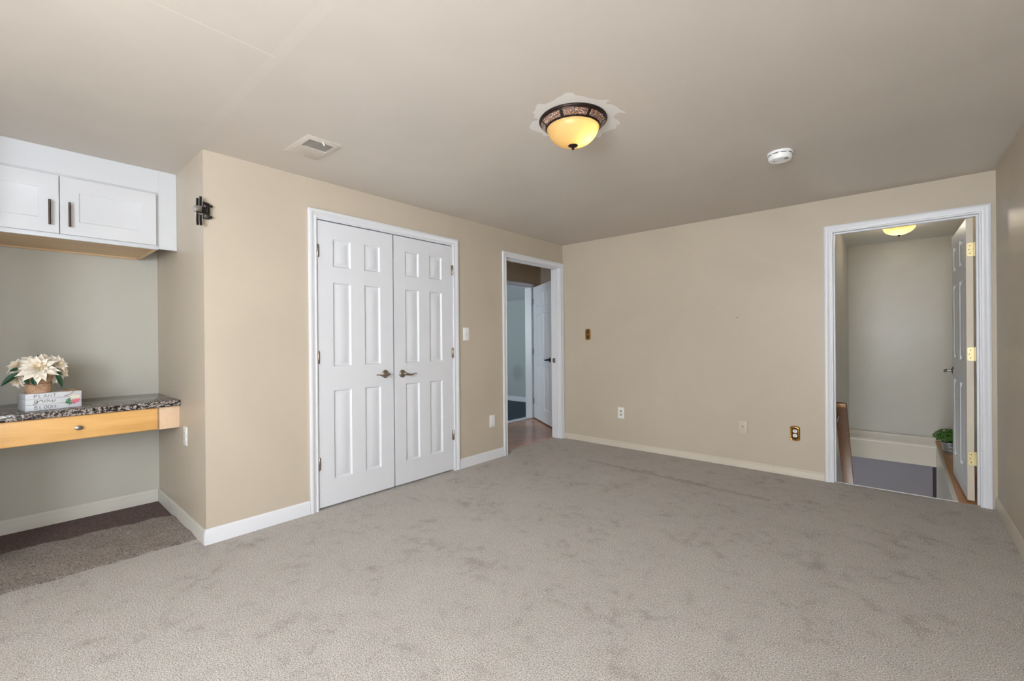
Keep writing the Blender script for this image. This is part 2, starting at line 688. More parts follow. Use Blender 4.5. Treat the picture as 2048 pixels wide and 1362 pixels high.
tag(bm_.build('carpet_remnant', M['carpet2']), 'loose strip of taupe carpet lying under the built-in desk', 'carpet')

mb = MB()
mb.box((HX - 0.11, -1.5, -0.05), (-0.105, HY, -0.006))
struct('floor_hall', mb, M['laminate'], 'brown wood laminate floor of the hall behind the open doorway', 'floor')
mb = MB()
mb.box((-4.2, -1.6, -0.05), (HX - 0.11, 2.1, 0.0))
struct('floor_blue_room', mb, M['carpetblue'], 'dark blue carpet of the room beyond the hall', 'carpet')

# ------------------------------------------------------------------ ceiling and walls
mb = MB()
mb.box((AX - .12, RY - T, H), (W + T, 0.05, H + 0.08))
struct('ceiling', mb, M['ceiling'], 'beige painted ceiling with faint drywall seams', 'ceiling')
mb = MB()
mb.box((HX - 0.11, -1.6, H), (0.0, HY + .1, H + 0.08))
struct('ceiling_hall', mb, M['hall'], 'brown ceiling of the hall', 'ceiling')
mb = MB()
mb.box((SX - .1, 0.05, H), (W + T, SY + 0.1, H + 0.08))
struct('ceiling_stairwell', mb, M['stair'], 'grey ceiling over the stairwell', 'ceiling')


def wall_x(name, x0, x1, y0, y1, holes, mat, label, z0=-0.05, z1=H):
    """wall slab between x0 and x1, running along y, holes (y0, y1, z0, z1)"""
    mb = MB()
    cur = y0
    for (a, b, c, d) in sorted(holes):
        if a > cur:
            mb.box((x0, cur, z0), (x1, a, z1))
        if c > z0:
            mb.box((x0, a, z0), (x1, b, c))
        if d < z1:
            mb.box((x0, a, d), (x1, b, z1))
        cur = b
    if cur < y1:
        mb.box((x0, cur, z0), (x1, y1, z1))
    return struct(name, mb, mat, label, 'wall')


def wall_y(name, y0, y1, x0, x1, holes, mat, label, z0=-0.05, z1=H):
    mb = MB()
    cur = x0
    for (a, b, c, d) in sorted(holes):
        if a > cur:
            mb.box((cur, y0, z0), (a, y1, z1))
        if c > z0:
            mb.box((a, y0, z0), (b, y1, c))
        if d < z1:
            mb.box((a, y0, d), (b, y1, z1))
        cur = b
    if cur < x1:
        mb.box((cur, y0, z0), (x1, y1, z1))
    return struct(name, mb, mat, label, 'wall')


wall_x('wall_left', -T, 0, L, HY, [(CL[0] - .018, CL[1] + .018, -0.05, CL[2] + .018), (HL[0] - .018, HL[1] + .018, -0.05, HL[2] + .018)], M['wall'], 'tan wall holding the white double closet doors')
wall_y('wall_back', 0.0, T, 0.0, W, [(ST[0] - .018, ST[1] + .018, -0.05, ST[2] + .018)], M['wall_back'], 'tan back wall with brass plates and the stair doorway')
wall_x('wall_right', W, W + T, RY, SY, [(-5.95, -4.90, 0.85, 2.05)], M['wall'], 'shaded tan wall at the far right edge')
wall_y('wall_rear', RY - T, RY, -T, W + T, [(2.05, 3.45, 0.85, 2.05)], M['wall'], 'tan wall behind the camera')
wall_x('wall_left_rear', -T, 0, RY, AY, [], M['wall'], 'tan wall past the alcove outside the frame')
wall_y('wall_alcove_side', L, L + .09, AX - .11, -T, [], M['wall'], 'tan side wall of the alcove with a white outlet')
wall_y('wall_alcove_far_side', AY - .09, AY, AX - .11, -T, [], M['alcove'], 'hidden side wall of the alcove')
wall_x('wall_alcove_back', AX - .11, AX, AY, L, [], M['alcove'], 'grey-beige back wall of the desk alcove')
# closet interior
mb = MB()
mb.box((-.85, CL[0] - .12, -.05), (-.80, CL[1] + .12, H)).box((-.80, CL[0] - .12, -.05), (-T, CL[0] - .06, H)).box((-.80, CL[1] + .06, -.05), (-T, CL[1] + .12, H)).box((-.80, CL[0] - .06, -.05), (-.04, CL[1] + .06, -.031))
struct('wall_closet', mb, M['wall'], 'hidden inside walls of the closet behind the double doors', 'wall')
# hall
wall_x('wall_hall_far', HX - .11, HX, -1.6, HY, [(-0.06, 0.828, -0.05, 1.992)], M['hall'], 'brown hall wall around the white-cased blue room doorway')
wall_y('wall_hall_right', HY, HY + .1, HX - .11, 0, [], M['trimtan'], 'pale end wall of the hall behind the open door')
wall_y('wall_hall_left', -1.6, -1.5, HX, -T, [], M['hall'], 'hidden end wall of the hall')
# blue room
wall_y('wall_blue_room_far', 2.1, 2.2, -4.3, HX - .11, [], M['bluewall'], 'blue-grey wall with a dull round stain beyond the hall')
wall_x('wall_blue_room_left', -4.3, -4.2, -1.7, 2.1, [], M['blueroom'], 'blue-grey side wall beyond the hall')
wall_y('wall_blue_room_near', -1.7, -1.6, -4.3, HX - .11, [(-3.6, -2.4, 0.85, 1.95)], M['blueroom'], 'hidden blue-grey window wall')
wall_x('wall_blue_room_right', HX - .11, HX, HY + .1, 2.2, [], M['blueroom'], 'hidden blue-grey wall')
mb = MB()
mb.prism([(-1.7, H), (0.7, H), (2.1, 1.955), (2.1, H + .08), (-1.7, H + .08)], lambda a, b, d: (d, a, b), -4.3, HX - .11)
struct('ceiling_blue_room', mb, M['blueceil'], 'sloped pale ceiling of the blue room', 'ceiling')
# stairwell
wall_x('wall_stair_left', SX - .1, SX, T, SY, [], M['stair'], 'grey stairwell wall behind the wooden handrail', -2.6)
wall_y('wall_stair_far', SY, SY + .1, SX - .1, W + T, [], M['stair'], 'glossy grey far wall of the stairwell', -0.29)
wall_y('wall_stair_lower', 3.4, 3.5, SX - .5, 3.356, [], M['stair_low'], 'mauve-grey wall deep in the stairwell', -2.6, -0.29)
wall_x('wall_stair_ledge', 3.375, 3.47, 0.03, SY, [], M['stair'], 'grey half wall under the laminate ledge', -2.6, -0.02)
mb = MB()
mb.box((3.356, 3.4, -2.6), (3.375, 3.9, -.29)).box((3.375, 3.9, -2.6), (3.6, 4.0, -.29))
mb.box((3.6, SY, -2.6), (3.7, 4.0, -.29))
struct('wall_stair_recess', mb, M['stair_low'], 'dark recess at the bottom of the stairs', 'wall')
mb = MB()
mb.box((SX - .5, 0.0, -2.7), (3.7, 4.0, -2.6))
struct('floor_stair_bottom', mb, M['carpet2'], 'floor at the bottom of the stairwell', 'floor')
mb = MB()
mb.box((SX - .5, SY + .1, -0.33), (3.7, 4.0, -.29))
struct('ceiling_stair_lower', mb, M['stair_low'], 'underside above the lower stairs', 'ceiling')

# ------------------------------------------------------------------ windows behind the camera
def window(name, fn, w, h, label):
    r = root(name, fn(w / 2, 0, 0), label, 'window', kind='structure')
    prof = [(0, -.0), (0, .05), (.05, .05), (.05, 0)]
    MB().sweep([(-n, d) for n, d in prof], [(0, 0), (0, h), (w, h), (w, 0)], lambda a, b, d: fn(a, b, d), closed=True).build('window_frame', M['white'], r)
    b = MB()
    b.prism([(0.05, h / 2 - .02), (w - .05, h / 2 - .02), (w - .05, h / 2 + .02), (0.05, h / 2 + .02)], lambda a, c, d: fn(a, c, d), .005, .04)
    b.build('meeting_rail', M['white'], r)


window('window_1', lambda a, b, d: (2.05 + a, RY - .055 + d, 0.85 + b), 1.4, 1.2, 'white window in the wall behind the camera')
window('window_2', lambda a, b, d: (W + .055 - d, -5.95 + a, 0.85 + b), 1.05, 1.2, 'white window in the right wall beside the camera')

# ------------------------------------------------------------------ baseboards
BB = [(0, 0), (0.012, 0), (0.012, 0.060), (0.009, 0.068), (0.010, 0.074), (0.006, 0.083), (0.003, 0.090), (0, 0.090)]


def baseboard(name, path, mat, label, z=0.0, prof=BB):
    mb = MB()
    mb.sweep([(n, d + z) for n, d in prof], path, lambda a, b, d: (a, b, d))
    return struct(name, mb, mat, label, 'baseboard')


# path runs with the room on its left
baseboard('baseboard_left', [(0, CL[0] - .066), (0, L), (-.0125, L)], M['white'], 'white baseboard wrapping the corner by the alcove')
baseboard('baseboard_left_middle', [(0, HL[0] - .062), (0, CL[1] + .066)], M['white'], 'white baseboard between the closet and the hall doorway')
baseboard('baseboard_alcove_side', [(-.0125, L), (AX, L)], M['trimgrey'], 'grey painted baseboard on the alcove side wall', -0.008)
baseboard('baseboard_alcove_back', [(AX, L - .012), (AX, AY)], M['trimgrey'], 'grey painted baseboard along the alcove back wall', -0.010)
baseboard('baseboard_back', [(ST[0] - .062, 0), (0.013, 0)], M['trimtan'], 'cream baseboard along the foot of the back wall', 0, [(n, d * .72) for n, d in BB])
baseboard('baseboard_right', [(W, RY), (W, -.001)], M['trimtan'], 'tan painted baseboard on the right wall')
baseboard('baseboard_blue_room', [(HX - .11, 2.1), (-4.2, 2.1)], M['white'], 'pale baseboard of the room beyond the hall')

# ------------------------------------------------------------------ door casings
CAS = [(0, 0), (0, .009), (.004, .011), (.009, .011), (.012, .008), (.016, .008), (.030, .012), (.034, .015), (.040, .017), (.052, .018), (.057, .015), (.057, 0)]


def casing(fn, a, b, h, rev=0.006, wide=1.0):
    # path along the opening with the trim on its outside (left while walking down the right jamb first)
    mb = MB()
    p = [(a - rev, 0), (a - rev, h + rev), (b + rev, h + rev), (b + rev, 0)]
    mb.sweep([(n * wide, d) for n, d in CAS], p, fn)
    return mb


def jamb(fn, a, b, h, d0, d1, t=0.018):
    mb = MB()
    mb.sweep([(0, d0), (t, d0), (t, d1), (0, d1)], [(a, 0), (a, h), (b, h), (b, 0)], fn)
    return mb


def stop(fn, a, b, h, d0, d1, t=0.011):
    mb = MB()
    mb.sweep([(0, d0), (-t, d0), (-t, d1), (0, d1)], [(a, 0), (a, h), (b, h), (b, 0)], fn)
    return mb


fl = lambda a, b, d: (d, a, b)                 # left wall plane, depth into the room
fb = lambda a, b, d: (a, -d, b)                # back wall plane
fh = lambda a, b, d: (HX + d, a, b)            # hall far wall
t1 = root('trim_1', (0, (CL[0] + CL[1]) / 2, 0), 'white moulded casing around the double closet doors', 'door frame', kind='structure')
casing(fl, CL[0], CL[1], CL[2]).build('casing', M['white'], t1)
jamb(fl, CL[0], CL[1], CL[2], -T, 0.0).build('jamb', M['white'], t1)
t2 = root('trim_2', (0, (HL[0] + HL[1]) / 2, 0), 'white casing around the open hall doorway in the corner', 'door frame', kind='structure')
casing(fl, HL[0], HL[1], HL[2], 0.0).build('casing', M['white'], t2)
jamb(fl, HL[0], HL[1], HL[2], -.134, 0.0).build('jamb', M['white'], t2)
stop(fl, HL[0], HL[1], HL[2], -.085, -.045).build('door_stop', M['white'], t2)
mb = MB()
mb.box((-.068, HL[1] - .0135, .905), (-.100, HL[1] - .0105, .965), .0005).box((-.112, HL[1] - .008, .915), (-.1005, HL[1] - .0115, .955))
tag(mb.build('strike_plate', M['steel'], t2), 'small metal latch plate')
t3 = root('trim_3', ((ST[0] + ST[1]) / 2, 0, 0), 'white casing around the stair doorway at right', 'door frame', kind='structure')
casing(fb, ST[0], ST[1], ST[2], 0.0).build('casing', M['white'], t3)
jamb(fb, ST[0], ST[1], ST[2], -T, 0.0).build('jamb', M['white'], t3)
stop(fb, ST[0], ST[1], ST[2], -.068, -.035).build('door_stop', M['white'], t3)
t4 = root('trim_4', (HX, .355, 0), 'white casing of the blue room doorway across the hall', 'door frame', kind='structure')
casing(fh, -.042, .810, 1.974, 0.0, 1.15).build('casing', M['white'], t4)
jamb(fh, -.042, .810, 1.974, -.11, 0.0).build('jamb', M['white'], t4)
MB().box((HX - .11, -.042, -.01), (HX - .0, .810, .006), .003).build('threshold', M['white'], t4)
mb = MB()
mb.box((ST[0] + .012, .026, -.02), (3.384, .040, .003), .002)
tag(mb.build('trim_5', M['white']), 'thin white edging strip at the top of the stairs', 'threshold', kind='structure')

# ------------------------------------------------------------------ doors


def door_mesh(mb, w, h, t, cols, rows):
    """six-panel door: u along x, height along z, front face at y = 0 looking to -y, back at y = t"""
    us = sorted([0, w] + [c for p in cols for c in p])
    vs = sorted([0, h] + [c for p in rows for c in p])
    b = mb.bm
    rings = [(0, 0), (.003, .006), (.009, .013), (.013, .013), (.040, .001)]
    for side in (0, 1):
        def P(u, v, d):
            return Vector((u, d if side == 0 else t - d, v))
        for i in range(len(us) - 1):
            for j in range(len(vs) - 1):
                a0, a1, b0, b1 = us[i], us[i + 1], vs[j], vs[j + 1]
                if (a0, a1) in cols and (b0, b1) in rows:
                    prev = None
                    for o, d in rings:
                        cur = [b.verts.new(P(a0 + o, b0 + o, d)), b.verts.new(P(a1 - o, b0 + o, d)), b.verts.new(P(a1 - o, b1 - o, d)), b.verts.new(P(a0 + o, b1 - o, d))]
                        if prev:
                            for q in range(4):
                                b.faces.new((prev[q], prev[(q + 1) % 4], cur[(q + 1) % 4], cur[q]))
                        prev = cur
                    b.faces.new(prev)
                else:
                    b.faces.new([b.verts.new(P(x, y, 0)) for x, y in ((a0, b0), (a1, b0), (a1, b1), (a0, b1))])
    for i in range(len(us) - 1):
        for v in (0, h):
            b.faces.new([b.verts.new(Vector(p)) for p in ((us[i], 0, v), (us[i + 1], 0, v), (us[i + 1], t, v), (us[i], t, v))])
    for j in range(len(vs) - 1):
        for u in (0, w):
            b.faces.new([b.verts.new(Vector(p)) for p in ((u, 0, vs[j]), (u, 0, vs[j + 1]), (u, t, vs[j + 1]), (u, t, vs[j]))])


ROWS = [(.183, .820), (.994, 1.597), (1.711, 1.911)]


def lever(parent, T_, u, v, sgn, mat):
    """rosette and wave lever on the front (-y) of a door; sgn = way the lever points"""
    h = MB(T_)
    h.lathe([(0.0, 0), (.032, 0), (.032, -.004), (.029, -.008), (.018, -.011), (.0125, -.014), (.0115, -.04), (0, -.042)], (u, 0, v), 'y', 28)
    hd = h.build('door_handle', mat, parent)
    pts = [(u - sgn * .006, -.040, v), (u + sgn * .006, -.050, v - .001), (u + sgn * .025, -.054, v - .006), (u + sgn * .05, -.055, v - .009), (u + sgn * .075, -.054, v - .004), (u + sgn * .095, -.052, v + .002), (u + sgn * .108, -.049, v - .002)]
    c = catmull(pts, 5)
    k = len(c)
    MB(T_).tube(c, [.0135 - .0095 * min(1, i / (k * .75)) for i in range(k)], 12).build('lever', mat, hd)


def hinge(parent, T_, u, v, mat):
    h = MB(T_)
    h.lathe([(0, -.046), (.004, -.046), (.0062, -.043), (.0062, .043), (.004, .046), (0, .046)], (u, -.006, v), 'z', 12)
    h.box((u - .012, -.002, v - .042), (u + .012, .0015, v + .042))
    h.build('hinge', mat, parent)


DW = .6145
dcols = [(.113, .252), (.363, .499)]
for nm, y0, lab, flip in (('door_1', -3.0085, 'left closet door, white six-panel, lever pointing left', 0), ('door_2', -2.3790, 'right closet door, white six-panel, lever pointing right', 1)):
    # local x -> world +y, local -y -> world +x
    T_ = Matrix(((0, -1, 0, -.003), (1, 0, 0, y0), (0, 0, 1, .014), (0, 0, 0, 1)))
    r = root(nm, (0, y0 + DW / 2, .014), lab, 'door', 'closet doors', 'structure')
    cols = dcols if not flip else [(.104, .243), (.356, .494)]
    d = MB(T_)
    door_mesh(d, DW, 2.028, .035, cols, ROWS)
    d.build('door_panel', M['door'], r)
    if not flip:
        lever(r, T_, .538, .912, -1, M['nickel'])
    else:
        lever(r, T_, .069, .905, 1, M['nickel'])
    for v in (.312, 1.062, 1.812):
        hinge(r, T_, 0.0 if not flip else DW, v, M['nickel'])

# hall door, open into the hall, hinged on the blue room's casing
a3 = math.atan2(-.426, .623)
ux, uy = math.cos(a3), math.sin(a3)
T3 = Matrix(((ux, -uy, 0, -1.125), (uy, ux, 0, .842), (0, 0, 1, .012), (0, 0, 0, 1)))
r = root('door_3', (-1.125, .842, .012), 'white six-panel door standing open in the hall', 'door', None, 'structure')
d = MB(T3)
door_mesh(d, .81, 1.965, .035, [(.115, .345), (.465, .695)], [(v0 * .969, v1 * .969) for v0, v1 in ROWS])
d.build('door_panel', M['door'], r)
lever(r, T3, .745, .90, -1, M['black'])
for v in (.25, 1.0, 1.75):
    hinge(r, T3, 0.004, v, M['steel'])

# stair door, open away from the room; u runs away from the hinge
a4 = R(91.6)
ux, uy = math.cos(a4), math.sin(a4)
# face seen from the room looks to -x
T4 = Matrix(((ux, uy, 0, 3.432), (uy, -ux, 0, .080), (0, 0, 1, .014), (0, 0, 0, 1)))
r = root('door_4', (3.45, .08, .014), 'open white stair door with brass hinges seen nearly edge-on', 'door', None, 'structure')
d = MB(T4)
door_mesh(d, .81, 2.015, .036, [(.110, .345), (.465, .700)], ROWS)
d.build('door_panel', M['door'], r)
e = MB(T4)
e.box((-.0022, .0, 0), (-.0003, .036, 2.015))
tag(e.build('door_edge', M['door_edge'], r), 'cream painted edge')
lever(r, T4, .745, .885, -1, M['steel'])
for v in (.300, 1.046, 1.792):
    h = MB(T4)
    oc = [(math.cos(q) * .012, math.sin(q) * .012) for q in [i * math.pi / 12 for i in range(7)]]
    outl = [(.004 + .012 - p[1], .048 - .012 + p[0]) for p in oc] + [(.004 + .012 - p[0], -.048 + .012 - p[1]) for p in oc] + [(.045, -.048), (.045, .048)]
    h.prism(outl, lambda a, b, dd: (dd, a, v + b), -.0045, -.0020)
    h.lathe([(0, -.05), (.006, -.05), (.006, .05), (0, .05)], (-.004, .043, v), 'z', 12)
    hg = h.build('hinge', M['brasspale'], r)
    s_ = MB(T4)
    for (a, b) in ((.020, .028), (.014, 0), (.020, -.028)):
        s_.lathe([(0, -.0005), (.0032, -.0005), (.0032, .0005), (0, .0005)], (-.0048, a, v + b), 'x', 10)
    s_.build('screw', M['bronze'], hg)

# ------------------------------------------------------------------ stairwell fittings
mb = MB()
mb.box((3.365, .035, -.02), (3.60, SY, 0.0))
tag(mb.build('floor_ledge', M['ledgewood']), 'brown laminate ledge beside the stair opening', 'ledge', kind='structure')
mb = MB()
mb.box((3.362, .041, -.022), (3.384, SY - .37, .004), .002)
tag(mb.build('trim_6', M['trimtan']), 'cream nosing strip along the laminate ledge', 'trim', kind='structure')
mb = MB()
prof = [(0, .035), (.012, .030), (.014, .0), (.020, -.012), (.020, -.030), (.030, -.045), (.030, -.070), (.018, -.085), (.018, -.30), (0, -.30)]
mb.prism(prof, lambda a, b, d: (d, SY - a, b), SX + .0005, 3.374)
tag(mb.build('trim_7', M['trimtan']), 'pale moulded skirting board across the far stairwell wall', 'trim', kind='structure')
# handrail
r = root('handrail', (2.62, .75, .3), 'sloping dark wood handrail on the left stairwell wall', 'handrail')
dr = Vector((0, .70, -.86)).normalized()
nr = Vector((0, .86, .70)).normalized()
p0 = Vector((0, .50, .575))
TR = Matrix(((1, 0, 0, 0), (0, dr.y, nr.y, p0.y), (0, dr.z, nr.z, p0.z), (0, 0, 0, 1)))
b = MB(TR)
b.box((2.618, 0, 0), (2.708, 2.0, .038), .004)
b.build('rail', M['rail'], r)
b = MB()
b.box((2.614, .475, .560), (2.704, .540, .592), .003)
tag(b.build('rail_cap', M['ledgewood'], r), 'top return in paler wood, coloured as if lit')  # paler ledge wood puts the light from above into the cap's colour
b = MB()
b.tube(catmull([(2.581, .58, .40), (2.60, .58, .395), (2.63, .575, .41), (2.645, .58, .47)], 5), .007, 10)
b.lathe([(0, 0), (.022, 0), (.02, .006), (0, .008)], (2.5805, .58, .40), 'x', 16)
b.build('bracket', M['chrome'], r)
# plant
pc = Vector((3.452, 1.86, 0.0))
r = root('potted_plant', pc, 'small green plant in a ribbed metal bucket on the stair ledge', 'plant')
pr = [(0, 0), (.054, 0), (.056, .004), (.060, .03), (.0625, .032), (.0625, .036), (.061, .038), (.066, .065), (.0685, .067), (.0685, .071), (.067, .073), (.073, .106), (.0765, .108), (.0765, .113), (.073, .114), (.070, .112), (.066, .095), (0, .095)]
MB().lathe(pr, pc, 'z', 32).build('bucket', M['galv'], r)
b = MB()
b.lathe([(0, .0955), (.064, .0955), (.05, .100), (0, .102)], pc, 'z', 20)
b.build('soil', M['soil'], r)
b = MB()
rnd = random.Random(3)
for i in range(260):
    th = rnd.uniform(0, 2 * math.pi)
    ph = math.acos(rnd.uniform(-.25, 1))
    rad = rnd.uniform(.6, 1.0)
    c = Vector((math.cos(th) * math.sin(ph) * .125, math.sin(th) * math.sin(ph) * .125, math.cos(ph) * .085)) * rad + pc + Vector((-.008, 0, .155))
    n = (c - pc - Vector((0, 0, .12))).normalized()
    s = rnd.uniform(.014, .024)
    t = n.orthogonal().normalized()
    t = Matrix.Rotation(rnd.uniform(0, 6.28), 3, n) @ t
    q = n.cross(t)
    c += n * .006
    vs = [b.bm.verts.new(c + p) for p in (-t * s, q * s * .55 + n * .002, t * s - n * .005, -q * s * .55 + n * .002)]
    mid = b.bm.verts.new(c - n * .003)
    for k_ in range(4):
        b.bm.faces.new((vs[k_], vs[(k_ + 1) % 4], mid))
b.build('foliage', M['bushleaf'], r, solid=.0008)
b = MB()
for i in range(26):
    th = rnd.uniform(0, 6.28)
    rr_ = rnd.uniform(.02, .10)
    b.tube([pc + Vector((rnd.uniform(-.03, .03), rnd.uniform(-.03, .03), .098)), pc + Vector((math.cos(th) * rr_ * .6, math.sin(th) * rr_ * .6, .145)), pc + Vector((math.cos(th) * rr_, math.sin(th) * rr_, .185))], .0014, 5)
b.build('stems', M['leaf'], r)

# ------------------------------------------------------------------ ceiling lamps
LC = Vector((1.808, -2.522, H))
r = root('ceiling_lamp', LC, 'bronze mosaic-rimmed ceiling lamp with amber glass bowl in the main room', 'ceiling lamp')
ringp = [(.150, 0), (.173, 0), (.175, -.005), (.172, -.010), (.166, -.012), (.1655, -.0135), (.136, -.042), (.136, -.046), (.127, -.048), (.123, -.044), (.123, -.040), (.150, -.007)]
b = MB()
b.lathe(ringp + [ringp[0]], LC, 'z', 72)
# the sloping band sits back so the mosaic panels show
rim = b.build('rim', M['bronze'], r)
def band(r0, z0, r1, z1, a0, a1, lift, n=10, seg_t=.0015):
    mb_ = MB()
    nx, nz = (z0 - z1), (r0 - r1)
    ln = math.hypot(nx, nz)
    nx, nz = nx / ln, -abs(nz) / ln
    g = []
    for i in range(n + 1):
        a = a0 + (a1 - a0) * i / n
        row = []
        for (rr_, zz, o) in ((r0, z0, 0), (r0, z0, lift), (r1, z1, lift), (r1, z1, 0)):
            rad_ = rr_ + nx * o
            row.append(mb_.bm.verts.new(LC + Vector((math.cos(a) * rad_, math.sin(a) * rad_, zz + nz * o))))
        g.append(row)
    for i in range(n):
        for j in range(4):
            jj = (j + 1) % 4
            mb_.bm.faces.new((g[i][j], g[i][jj], g[i + 1][jj], g[i + 1][j]))
    mb_.bm.faces.new(g[0])
    mb_.bm.faces.new(list(reversed(g[-1])))
    return mb_
NP = 7
off = R(128)
for i in range(NP):
    a0 = off + 2 * math.pi * i / NP + R(3.2)
    a1 = off + 2 * math.pi * (i + 1) / NP - R(3.2)
    band(.1622, -.0167, .1402, -.0379, a0, a1, .0022, 12).build('mosaic_panel', M['mosaic'], rim)
b = MB()
bp = []
for i in range(17):
    t = i / 16
    a = t * math.pi / 2
    bp.append((.130 * math.cos(a) ** .85 if i < 16 else 0.0, -.047 - .086 * math.sin(a) ** 1.15))
bp = [(.1255, -.041), (.134, -.043), (.134, -.048)] + bp[1:]
b.lathe(bp[::1], LC, 'z', 56)
b.bm.faces.ensure_lookup_table()
# leave the bowl open at the top
for f in [f for f in b.bm.faces if len(f.verts) > 10]:
    b.bm.faces.remove(f)
b.build('glass_bowl', M['bowl'], r)
b = MB()
b.lathe([(0, -.1495), (.025, -.150), (.0255, -.153), (.018, -.158), (.006, -.162), (.0045, -.164), (.0075, -.167), (.0075, -.171), (.004, -.175), (0, -.176)], LC + Vector((0, 0, .021)), 'z', 24)
b.build('finial', M['bronze'], r)
point_light('ceiling_lamp_bulb', LC + Vector((.058, .020, -.080)), .34, (1.0, .72, .40), .014)

LC2 = Vector((3.068, 1.50, H))
r = root('stair_ceiling_lamp', LC2, 'small lit cream glass ceiling lamp over the stairwell', 'ceiling lamp')
b = MB()
b.lathe([(0, 0), (.135, 0), (.138, -.008), (.130, -.018), (.120, -.02), (.11, -.012), (0, -.010)], LC2, 'z', 48)
b.build('canopy', M['bronze'], r)
b = MB()
b.lathe([(.128 * math.cos(i / 14 * math.pi / 2) if i < 14 else 0, -.020 - .085 * math.sin(i / 14 * math.pi / 2)) for i in range(15)], LC2, 'z', 48)
for f in [f for f in b.bm.faces if len(f.verts) > 10]:
    b.bm.faces.remove(f)
b.build('glass_bowl', M['bowl2'], r)
b = MB()
b.lathe([(0, -.104), (.016, -.105), (.012, -.110), (.006, -.114), (.007, -.120), (0, -.126)], LC2, 'z', 20)
b.build('finial', M['bronze'], r)
point_light('stair_lamp_bulb', LC2 + Vector((0, 0, -.058)), 5.0, (1.0, .90, .74), .055)

# ------------------------------------------------------------------ smoke detector
SC = Vector((2.527, -1.325, H))
r = root('smoke_detector', SC, 'round white smoke detector on the ceiling', 'smoke detector')
MB().lathe([(0, 0), (.069, 0), (.070, -.004), (.069, -.012), (.066, -.014), (0, -.014)], SC, 'z', 48).build('base', M['plate'], r)
body = MB().lathe([(0, -.0135), (.060, -.0135), (.060, -.018), (.064, -.019), (.064, -.036), (.058, -.046), (.040, -.050), (.030, -.050), (.028, -.048), (0, -.048)], SC, 'z', 56).build('body', M['plate'], r)
for k_ in range(9):
    a0 = 2 * math.pi * k_ / 9 + .1
    mb_ = MB()
    g = []
    for i in range(7):
        a = a0 + R(24) * i / 6
        g.append([mb_.bm.verts.new(SC + Vector((math.cos(a) * q, math.sin(a) * q, zz))) for q, zz in ((.0605, -.0155), (.0648, -.0155), (.0648, -.0190), (.0605, -.0190))])
    for i in range(6):
        for j in range(4):
            mb_.bm.faces.new((g[i][j], g[i][(j + 1) % 4], g[i + 1][(j + 1) % 4], g[i + 1][j]))
    mb_.bm.faces.new(g[0])
    mb_.bm.faces.new(g[-1])
    mb_.build('vent_slot', M['dark'], body)
MB().lathe([(0, -.0478), (.014, -.048), (.0135, -.0505), (0, -.051)], SC, 'z', 24).build('test_button', M['plate'], r)
MB().lathe([(0, 0), (.004, 0), (.003, -.002), (0, -.0025)], SC + Vector((-.030, -.018, -.0495)), 'z', 12).build('indicator_light', M['dark'], r)
b = MB()
for k_ in range(4):
    b.box(tuple(SC + Vector((.028 + .005 * k_, -.034, -.0512))), tuple(SC + Vector((.030 + .005 * k_, -.014, -.0475))))
b.build('sounder_grille', M['dark'], r)

# ------------------------------------------------------------------ ceiling vent
r = root('ceiling_vent', (.495, -3.267, H), 'beige ceiling air register with louvres and a small lever', 'vent')
x0, x1, y0, y1 = .340, .650, -3.367, -3.170
gx0, gx1, gy0, gy1 = .503, .612, -3.338, -3.195
mb = MB()
zf = H - .010
def fr(x, y, z):
    return mb.bm.verts.new((x, y, z))
o_ = [(x0, y0), (x1, y0), (x1, y1), (x0, y1)]
i_ = [(x0 + .014, y0 + .014), (x1 - .014, y0 + .014), (x1 - .014, y1 - .014), (x0 + .014, y1 - .014)]
g_ = [(gx0, gy0), (gx1, gy0), (gx1, gy1), (gx0, gy1)]
A = [fr(x, y, H - .0008) for x, y in o_]
A2 = [fr(x, y, H - .004) for x, y in o_]
B_ = [fr(x, y, zf) for x, y in i_]
C_ = [fr(x, y, zf) for x, y in g_]
D_ = [fr(x, y, H - .0008) for x, y in g_]
for p_, q_ in ((A, A2), (A2, B_), (B_, C_), (C_, D_)):
    for i in range(4):
        mb.bm.faces.new((p_[i], p_[(i + 1) % 4], q_[(i + 1) % 4], q_[i]))
frm = mb.build('frame', M['vent'], r)
MB().box((gx0 + .001, gy0 + .001, H - .0022), (gx1 - .001, gy1 - .001, H - .0006)).build('throat', M['ventdark'], r)
b = MB()
for k_ in range(11):
    xx = gx0 + .006 + k_ * (gx1 - gx0 - .010) / 11
    T_ = Matrix.Translation((xx, 0, H - .006)) @ Matrix.Rotation(R(38), 4, 'Y')
    b.box((-.0042, gy0 + .001, -.0005), (.0042, gy1 - .001, .0005), mat=T_)
b.build('louvres', M['vent'], r)
b = MB()
b.tube([(.632, -3.272, H - .008), (.630, -3.270, H - .016), (.622, -3.258, H - .022)], [.004, .004, .0045], 10)
b.build('damper_lever', M['plate'], r)
for (sx_, sy_) in ((.375, -3.268), (.632, -3.232)):
    MB().lathe([(0, 0), (.005, 0), (.004, -.0022), (0, -.003)], (sx_, sy_, H - .0098), 'z', 12).build('screw', M['vent'], r)

# ------------------------------------------------------------------ wall plates
def plate_map(wall, c):
    """local (a, b, d): a to the right along the wall, b up, d out of the wall"""
    if wall == 'left':
        return Matrix(((0, 0, 1, 0.0004), (1, 0, 0, c[0]), (0, 1, 0, c[1]), (0, 0, 0, 1)))
    if wall == 'back':
        return Matrix(((1, 0, 0, c[0]), (0, 0, -1, -0.0004), (0, 1, 0, c[1]), (0, 0, 0, 1)))
    if wall == 'side':
        return Matrix(((1, 0, 0, c[0]), (0, 0, -1, L - 0.0004), (0, 1, 0, c[1]), (0, 0, 0, 1)))


